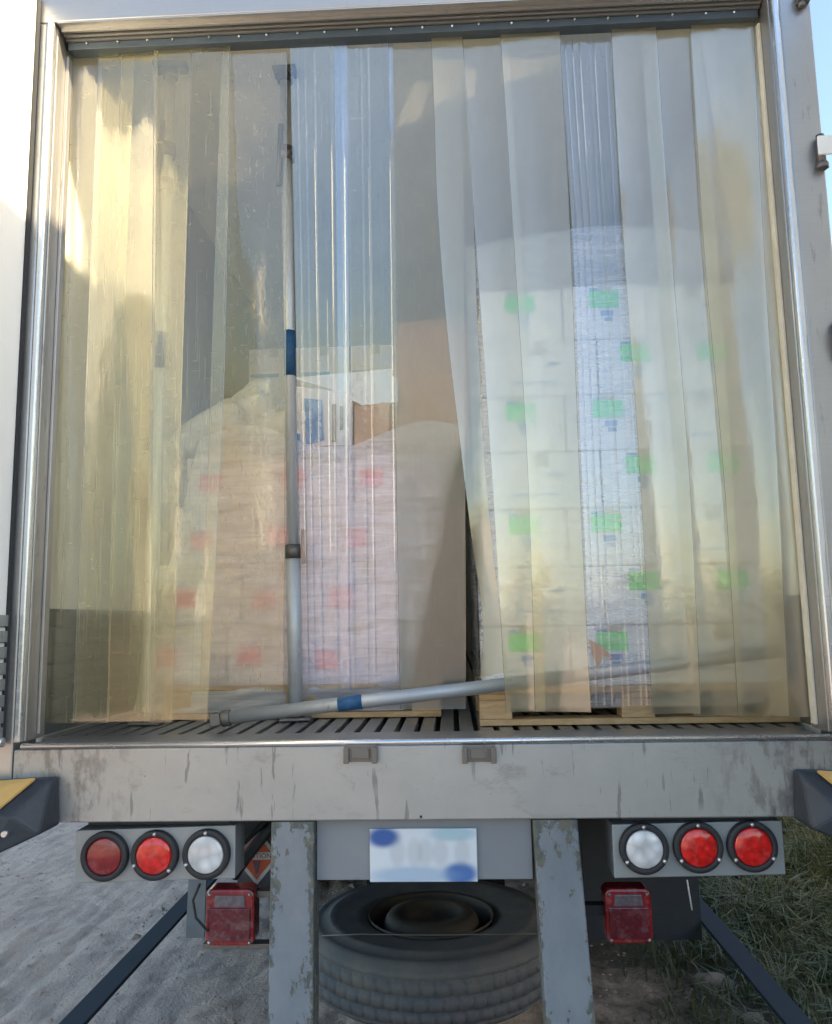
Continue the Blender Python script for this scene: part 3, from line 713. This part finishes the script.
# the curled strip with its left edge folded inwards
strip([(431, 36), (434, 110), (437, 200), (447, 330), (461, 450), (472, 540), (483, 620), (480, 678)],
      [(462, 33), (468, 110), (473, 200), (478, 330), (484, 450), (492, 540), (500, 610), (507, 672)],
      (.10, .09, .08, .08, .08, .09, .12, .16), 'pvc_g', seed=10, bow=.003, label='curled strip with its edge turned in')
strip([(462, 33), (476, 250), (492, 480), (506, 712)], [(508, 31), (522, 250), (538, 480), (546, 712)], (.112, .12), 'pvc_g', seed=11)
strip([(500, 31), (514, 250), (528, 480), (535, 712)], [(560, 28), (571, 250), (580, 480), (591, 712)], (.098, .11), 'pvc_g', seed=12)
strip([(559, 28), (573, 250), (582, 480), (592, 706)], [(614, 25), (626, 250), (640, 480), (654, 706)], (.112, .13), 'pvc_c', seed=13, ribs=7, bow=.006, label='clear ribbed strip tinted with reflected sky blue')
strip([(611, 25), (624, 250), (640, 480), (652, 714)], [(656, 23), (672, 250), (690, 480), (701, 714)], (.10, .115), 'pvc_g', seed=14)
strip([(640, 24), (656, 250), (676, 480), (694, 716)], [(702, 20), (718, 250), (734, 480), (744, 716)], (.112, .125), 'pvc_y', seed=15)
strip([(690, 21), (704, 250), (724, 480), (738, 716)], [(754, 18), (764, 250), (778, 480), (790, 716)], (.098, .115), 'pvc_y', seed=16)
strip([(698, 21), (730, 250), (755, 480), (770, 717)], [(757, 17), (780, 250), (800, 480), (818, 717)], (.106, .125), 'pvc_g', seed=17)

# ------------------------------------------------------------------ pallets
def pallet(x0, x1, y0, y1, z0, hgt, name_label, skew=0):
    p = empty('wooden_pallet', ((x0+x1)/2, y0, z0), label=name_label, cat='pallet', group='timber pallets on the truck floor')
    H = hgt; t = .02; wv = .10
    for i in range(3):
        yy = y0+(y1-y0-wv)*i/2
        MB().box(x0, x1, yy, yy+wv, z0, z0+t).build('bottom_board', 'wood', p, .002)
    for i in range(3):
        for j in range(3):
            xx = x0+(x1-x0-.11)*i/2; yy = y0+.004+(y1-y0-wv-.004)*j/2
            MB().box(xx, xx+.11, yy, yy+wv-.01, z0+t+.0005, z0+H-t*2).build('block', 'wood', p, .003)
    for i in range(3):
        xx = x0+(x1-x0-.11)*i/2
        MB().box(xx, xx+.11, y0+.002, y1, z0+H-2*t+.0005, z0+H-t).build('stringer_board', 'wood', p, .002)
    for i in range(6):
        yy = y0+(y1-y0-wv)*i/5
        MB().box(x0, x1, yy, yy+wv, z0+H-t+.0005, z0+H).build('deck_board', 'wood', p, .002)
    return p
pallet(.195, 1.262, .34, 1.34, FZ, .125, 'right pallet under the white cartons with green stickers')
pallet(-1.0, .06, .62, 1.62, FZ, .125, 'left pallet under the cartons with pink stickers')
pallet(-1.0, -.12, 1.80, 2.8, FZ, .125, 'pallet farther in behind the pink stickered load')
pallet(.28, 1.22, 1.55, 2.55, FZ, .125, 'pallet farther in behind the white carton load')

# ------------------------------------------------------------------ cartons
ORD = ['bottom', 'second', 'third', 'fourth', 'fifth', 'sixth', 'top']
rc = random.Random(11)
def carton(x0, x1, y0, y1, z0, z1, mat, label, group, sticker=None, prints=(), rot=0, tape='card_edge'):
    c = empty('carton', ((x0+x1)/2, (y0+y1)/2, z0), label=label, cat='carton', group=group)
    hx, hy, H = (x1-x0)/2, (y1-y0)/2, z1-z0
    def put(mb, nm, mt, bv=0): 
        o = mb.build(nm, mt, None, bv); o.parent = c; return o
    b = MB()
    def fn_face(): pass
    b.box(-hx, hx, -hy, hy, 0, H)
    put(b, 'carton_body', mat, .006)
    put(MB().box(-.025, .025, -hy-.0015, hy, H-.001, H+.0015).box(-.025, .025, -hy-.002, -hy-.0005, H-.05, H+.0015), 'packing_tape', tape)
    if sticker:
        sx, sz, sw_, sh, sm = sticker
        m_ = MB(); 
        m_.box(sx-sw_/2, sx+sw_/2, -hy-.0035, -hy-.0022, sz-sh/2, sz+sh/2); put(m_, sm+'_sticker', sm)
    if prints:
        m_ = MB()
        for (px_, pz_, pw, ph) in prints: m_.box(px_-pw/2, px_+pw/2, -hy-.0018, -hy-.0008, pz_-ph/2, pz_+ph/2)
        put(m_, 'printed_mark', 'blue_ink')
    c.rotation_euler.z = rot
    return c
# right load: seven interlocked courses of white cartons
gR = 'white cartons stacked on the right pallet'
for r_ in range(7):
    z0 = 1.372+r_*.2045; z1 = z0+.2015
    xl = .215+.004*r_; xr = 1.245-.006*r_-(.03 if r_ > 4 else 0)
    lab = 'white carton, %s course of right load, ' % ORD[r_]
    if r_ % 2 == 0:
        cuts = [xl, xl+.30, xl+.60, xr]; st = (True, True, False)
    else:
        cuts = [xl, xl+.42, xl+.72, xr]; st = (False, True, True)
    pos = ['at its left end', 'in the middle', 'at its right end by the wall']
    for i in range(3):
        a, b = cuts[i]+.002, cuts[i+1]-.002
        dy = rc.uniform(-.006, .006)
        stk = None; pr = []
        if st[i]:
            ox = (.0 if (b-a) < .32 else -.02)+rc.uniform(-.008, .008)
            stk = (ox-.01, .148, .105, .062, 'green')
            pr = [(ox+.0, .095, .045, .02), (ox+.004, .072, .03, .014), (ox-.03, .186, .06, .010)]
        else:
            pr = [(-.02, .05, .16, .006), (.05, .12, .05, .008)]
        carton(a, b, .365+dy, .365+dy+(.42 if st[i] else .30), z0, z1, 'card_white', lab+pos[i]+(', green sticker' if st[i] else ', no sticker'), gR, stk, pr, rc.uniform(-.006, .006))
# left load: four leaning courses of pale cartons under film
gL = 'pale cartons with pink stickers stacked on the left pallet'
for r_ in range(4):
    z0 = 1.372+r_*.232; z1 = z0+.229-(rc.uniform(0, .05) if r_ == 3 else 0); xl = -1.10+.055*r_
    for i in range(3):
        a = xl+i*.336+.003; b = a+.33
        px_ = (-.06, -.07, -.10)[i]+rc.uniform(-.012, .012)
        carton(a, b, .65+rc.uniform(-.008, .008), 1.1, z0, z1, 'card_mauve',
               'pale carton with pink sticker, %s course of left load, %s' % (['bottom', 'second', 'third', 'top'][r_], ['by the left wall', 'in the middle', 'at the inner end'][i]),
               gL, (px_, .085+.025*rc.random(), .088, .072, 'pink'), [(-.08, .1, .01, .11), (-.06, .13, .01, .07)], rc.uniform(-.02, .02))
# brown boxes lying on top of the left load
def box_pts(name, pts_front, y0, y1, mat, label, parts=()):
    """front outline at depth y0 pushed back to y1"""
    ps = [at(x_, y_, y0) for x_, y_ in pts_front]; c = sum(ps, Vector())/len(ps)
    e = empty(name, (c.x, c.y, min(p.z for p in ps)), label=label, cat='carton')
    m = MB(); n_ = len(ps); m.add([tuple(p) for p in ps]+[(p.x, y1, p.z) for p in ps], [tuple(range(n_)), tuple(range(n_, 2*n_))[::-1]]+[(i, n_+i, n_+(i+1) % n_, (i+1) % n_) for i in range(n_)])
    m.build('carton_body', mat, e, .006); return e
e = box_pts('carton', [(392, 372), (468, 366), (470, 446), (388, 470)], .78, 1.2, 'card_brown', 'plain brown carton at the right on top of the left load')
q = [at(470, 366, .78), at(392, 372, .78), at(396, 322, 1.0), at(466, 316, 1.0)]
MB().add([q[0], q[1], q[2], q[3]]+[p+Vector((0, .006, 0)) for p in q], [(0, 1, 2, 3), (4, 7, 6, 5), (0, 4, 5, 1), (1, 5, 6, 2), (2, 6, 7, 3), (3, 7, 4, 0)]).build('flap', 'card_brown', e)
e = box_pts('carton', [(286, 385), (352, 392), (352, 470), (286, 472)], .70, 1.15, 'card_mauve', 'pinkish carton with blue print standing behind the upright load bar')
MB().add([at(x_, y_, .694) for x_, y_ in ((304, 398), (322, 400), (324, 440), (306, 446))]+[at(x_, y_, .694) for x_, y_ in ((290, 432), (300, 434), (300, 462), (290, 462))], [(0, 1, 2, 3), (4, 5, 6, 7)]).build('printed_mark', 'blue_ink', e, fix=False)
MB().add([at(x_, y_, .694) for x_, y_ in ((332, 404), (336, 404), (336, 442), (332, 442))]+[at(x_, y_, .694) for x_, y_ in ((340, 406), (343, 406), (343, 430), (340, 430))], [(0, 1, 2, 3), (4, 5, 6, 7)]).build('lettering', 'dark_ink', e, fix=False)
e = box_pts('carton', [(354, 402), (390, 402), (388, 470), (354, 464)], .72, 1.12, 'card_brown', 'narrow brown carton between the printed carton and the plain one')
q = [at(292, 378, .72), at(398, 368, .80), at(398, 402, .74), at(362, 405, .70), at(330, 389, .70)]
m = MB().add([tuple(p) for p in q]+[tuple(p+Vector((0, .008, 0))) for p in q], [(0, 1, 2, 3, 4), (9, 8, 7, 6, 5)]+[(i, 5+i, 5+(i+1) % 5, (i+1) % 5) for i in range(5)])
tag(m.build('cardboard_sheet', 'card_flap'), 'white cardboard sheet lying across the top of the left load', 'cardboard')

# cartons farther in
def back_load(x0, x1, y0, y1, ztop, rows, cols, lab, grp, mat):
    for r_ in range(rows):
        H = (ztop-1.372)/rows
        for i in range(cols):
            W_ = (x1-x0)/cols
            carton(x0+i*W_+.003, x0+(i+1)*W_-.003, y0+rc.uniform(0, .015), y1, 1.372+r_*H+.001, 1.372+(r_+1)*H-.001, mat,
                   lab % (['bottom', 'second', 'third', 'fourth', 'fifth'][r_] if r_ < rows-1 else 'top', ['left', 'middle', 'right'][i] if cols == 3 else ['left', 'right'][i]), grp,
                   None, [(-.05, H*.55, .16, .02)])
back_load(-1.0, -.14, 1.84, 2.5, 3.13, 5, 3, 'brown carton farther in behind the left load, %s row, %s column', 'brown cartons behind the left load', 'card_mauve')
back_load(.30, 1.20, 1.6, 2.3, 3.08, 5, 2, 'brown carton farther in behind the right load, %s row, %s column', 'brown cartons behind the right load', 'card_brown')

# ------------------------------------------------------------------ stretch film
def wrap(x0, x1, y0, y1, z0, z1, lean, mat, name, label, topf, seed, amp=.008, close=True):
    """wrapped skirt round a load, open below; topf(s) lifts its upper edge"""
    per = 2*((x1-x0)+(y1-y0)); W_, D_ = x1-x0, y1-y0
    def fn(u, v):
        s_ = u*per; t = v
        if s_ < W_: x_, y_, nx_, ny_ = x0+s_, y0, 0, -1
        elif s_ < W_+D_: x_, y_, nx_, ny_ = x1, y0+s_-W_, 1, 0
        elif s_ < 2*W_+D_: x_, y_, nx_, ny_ = x1-(s_-W_-D_), y1, 0, 1
        else: x_, y_, nx_, ny_ = x0, y1-(s_-2*W_-D_), -1, 0
        z_ = z0+(z1-z0)*t
        if t == 1: z_ += topf((x_-x0)/W_)
        n_ = noise.noise(Vector((x_*3+seed, y_*3, z_*16)))*amp+noise.noise(Vector((x_*9+seed, y_*9, z_*45)))*amp*.4+(1-abs(noise.noise(Vector((x_*2+z_*2.5+seed, y_*2, z_*7-x_*3)))*3))*amp*.5
        n_ = abs(n_)*.6+.004
        return Vector((x_+lean*(z_-z0)+nx_*n_, y_+ny_*n_, z_))
    return tag(MB().grid(fn, 170, 110).build(name, mat, fix=False), label, 'plastic film')
wrap(.205, 1.243, .352, 1.36, 1.30, 2.86, -.012, 'film_r', 'stretch_film', 'clear stretch film wound round the white carton load on the right', lambda s_: .10+.06*math.sin(s_*3.1), 3)
wrap(-1.115, -.08, .632, 1.58, 1.27, 2.30, .225, 'film_l', 'stretch_film', 'wrinkled stretch film wound round the pink stickered load on the left', lambda s_: .03+.05*math.sin(s_*9), 21, .022)
wrap(.285, 1.21, 1.58, 2.34, 1.30, 3.12, 0, 'film_w', 'stretch_film', 'hazy stretch film round the load behind the white cartons', lambda s_: .04*math.sin(s_*7), 33)
# loose film lying over the top of the right load
def tf(u, v):
    x_ = .23+u*.98; y_ = .36+v*.85
    return Vector((x_-.01, y_, 2.93+.03*math.sin(3.1*u)*(1-v*.4)-.09*max(0, u-.75)*4+.04*noise.noise(Vector((x_*6, y_*6, 2)))+.03*noise.noise(Vector((x_*15, y_*15, 2)))+.06*u*(1-v)))
M['film_t'] = film('cloudy_top_film', -.12, (.92, .90, .88), (7, 7, 7))
tag(MB().grid(tf, 60, 50).build('film_sheet', 'film_t', fix=False), 'crumpled milky film lying over the top of the white carton load', 'plastic film')
# crumpled bag heaped on the left load
ca, cb = at(232, 455, .86), at(250, 372, .86)
def bag(u, v):
    a, b = u*6.28318, (v-.5)*math.pi
    q = Vector((math.cos(a)*math.cos(b), math.sin(a)*math.cos(b), math.sin(b)))
    rd = 1-abs(noise.noise(q*3.1+Vector((1, 7, 0))))*1.6
    d = 1+.55*noise.noise(q*1.9+Vector((3, 0, 5)))+.16*rd*.6+.10*(1-2*abs(noise.noise(q*7)))+.04*noise.noise(q*19)
    p_ = Vector((q.x*.30, q.y*.2, q.z*.23))*d
    if p_.z > 0: p_.x = p_.x*(1-.9*p_.z)+.16*p_.z/.23*.9
    return Vector((-.80, .88, 2.33))+p_
tag(MB().grid(bag, 90, 60).build('plastic_bag', 'bag', fix=False), 'crumpled white plastic heaped on the left load behind the strips', 'plastic bag')
# torn cardboard flap poking out low on the right load
q = [at(590, 640, .335), at(602, 646, .33), at(614, 659, .33), at(604, 656, .33), at(598, 668, .33), at(592, 652, .335)]
m = MB().add([tuple(p) for p in q]+[tuple(p+Vector((0, .006, 0))) for p in q], [(0, 1, 2, 3, 4, 5), (11, 10, 9, 8, 7, 6)]+[(i, 6+i, 6+(i+1) % 6, (i+1) % 6) for i in range(6)])
tag(m.build('torn_cardboard', 'card_brown'), 'torn brown cardboard scrap hanging below the lowest green sticker', 'cardboard')

# ------------------------------------------------------------------ load bars
def load_bar(name, a, b, r, label, tape, clamp, foot_a, foot_b, joint=None, ratchet=True):
    a, b = Vector(a), Vector(b); d = b-a
    e = empty(name, a, label=label, cat='load bar', group='steel load bars in the cargo opening')
    j = clamp if joint is None else joint
    MB().tube(a+d*.012, a+d*j, r).build('outer_tube', 'zinc_pale' if ratchet else 'zinc', e)
    MB().tube(a+d*(j-.02), b-d*.012, r*(.80 if ratchet else .95)).build('inner_tube', 'zinc_pale' if ratchet else 'zinc', e)
    MB().tube(a+d*(tape[0]), a+d*(tape[1]), r*1.05 if tape[1] < j else r*.86).build('grip_tape', 'bluetape', e)
    if ratchet: MB().tube(a+d*(j-.012), a+d*(j+.008), r*1.12).tube(a+d*(j-.02)+Vector((r*1.5, 0, 0)), a+d*(j+.03)+Vector((r*1.5, 0, 0)), r*.35).build('ratchet_clamp', 'zinc_dark', e)
    if ratchet: MB().tube(a+d*.80+Vector((-r*1.1, -r*.8, 0)), a+d*.90+Vector((-r*.6, -r*.8, 0)), r*.42, 12).tube(a+d*.845, a+d*.865, r*1.25).build('ratchet_handle', 'zinc_dark', e)
    dn = d.normalized(); up_ = Vector((0, 1, 0)); sd_ = dn.cross(up_).normalized(); up2 = sd_.cross(dn)
    for (p, sgn, ft) in ((a, 1, foot_a), (b, -1, foot_b)):
        if not ft: continue
        m_ = MB(); w1, w2, th = ft
        c0 = p; c1 = p+dn*sgn*th
        vs_ = [c0+sd_*sx*w1+up2*sy*w2 for sx, sy in ((-1, -1), (1, -1), (1, 1), (-1, 1))]+[c1+sd_*sx*w1*.9+up2*sy*w2*.9 for sx, sy in ((-1, -1), (1, -1), (1, 1), (-1, 1))]
        m_.add(vs_, [(0, 3, 2, 1), (4, 5, 6, 7), (0, 1, 5, 4), (1, 2, 6, 5), (2, 3, 7, 6), (3, 0, 4, 7)])
        m_.tube(c1, c1+dn*sgn*.03, r*1.25)
        m_.build('foot_pad', 'zinc_dark', e, .004)
    return e
xa, xb = at(296, 715, .56), at(285, 60, .56)
load_bar('load_bar', (xa.x, .56, FZ), (xb.x, .56, 3.868), .027, 'upright steel load bar with blue tape in the gap between strips, before the left load', (.50, .57), .24, (.06, .035, .012), (.05, .03, .03))
xa, xb = at(147, 700, .50), at(171, 62, .50)
load_bar('load_bar', (xa.x, .50, FZ), (xb.x, .50, 3.868), .026, 'upright steel load bar blurred behind the yellowed strips by the left wall', (.51, .565), .80, (.06, .035, .012), (.07, .03, .03))
a = at(212, 710, .29); b = at(822, 646, .255)
load_bar('load_bar', (a.x, a.y, FZ+.038), (b.x, b.y, b.z), .0225, 'steel load bar with blue tape lying slanted across the opening above the sill', (.213, .253), .36, (.022, .03, .035), (.04, .04, .02), joint=.60, ratchet=False)
print('scene done', len(bpy.data.objects))
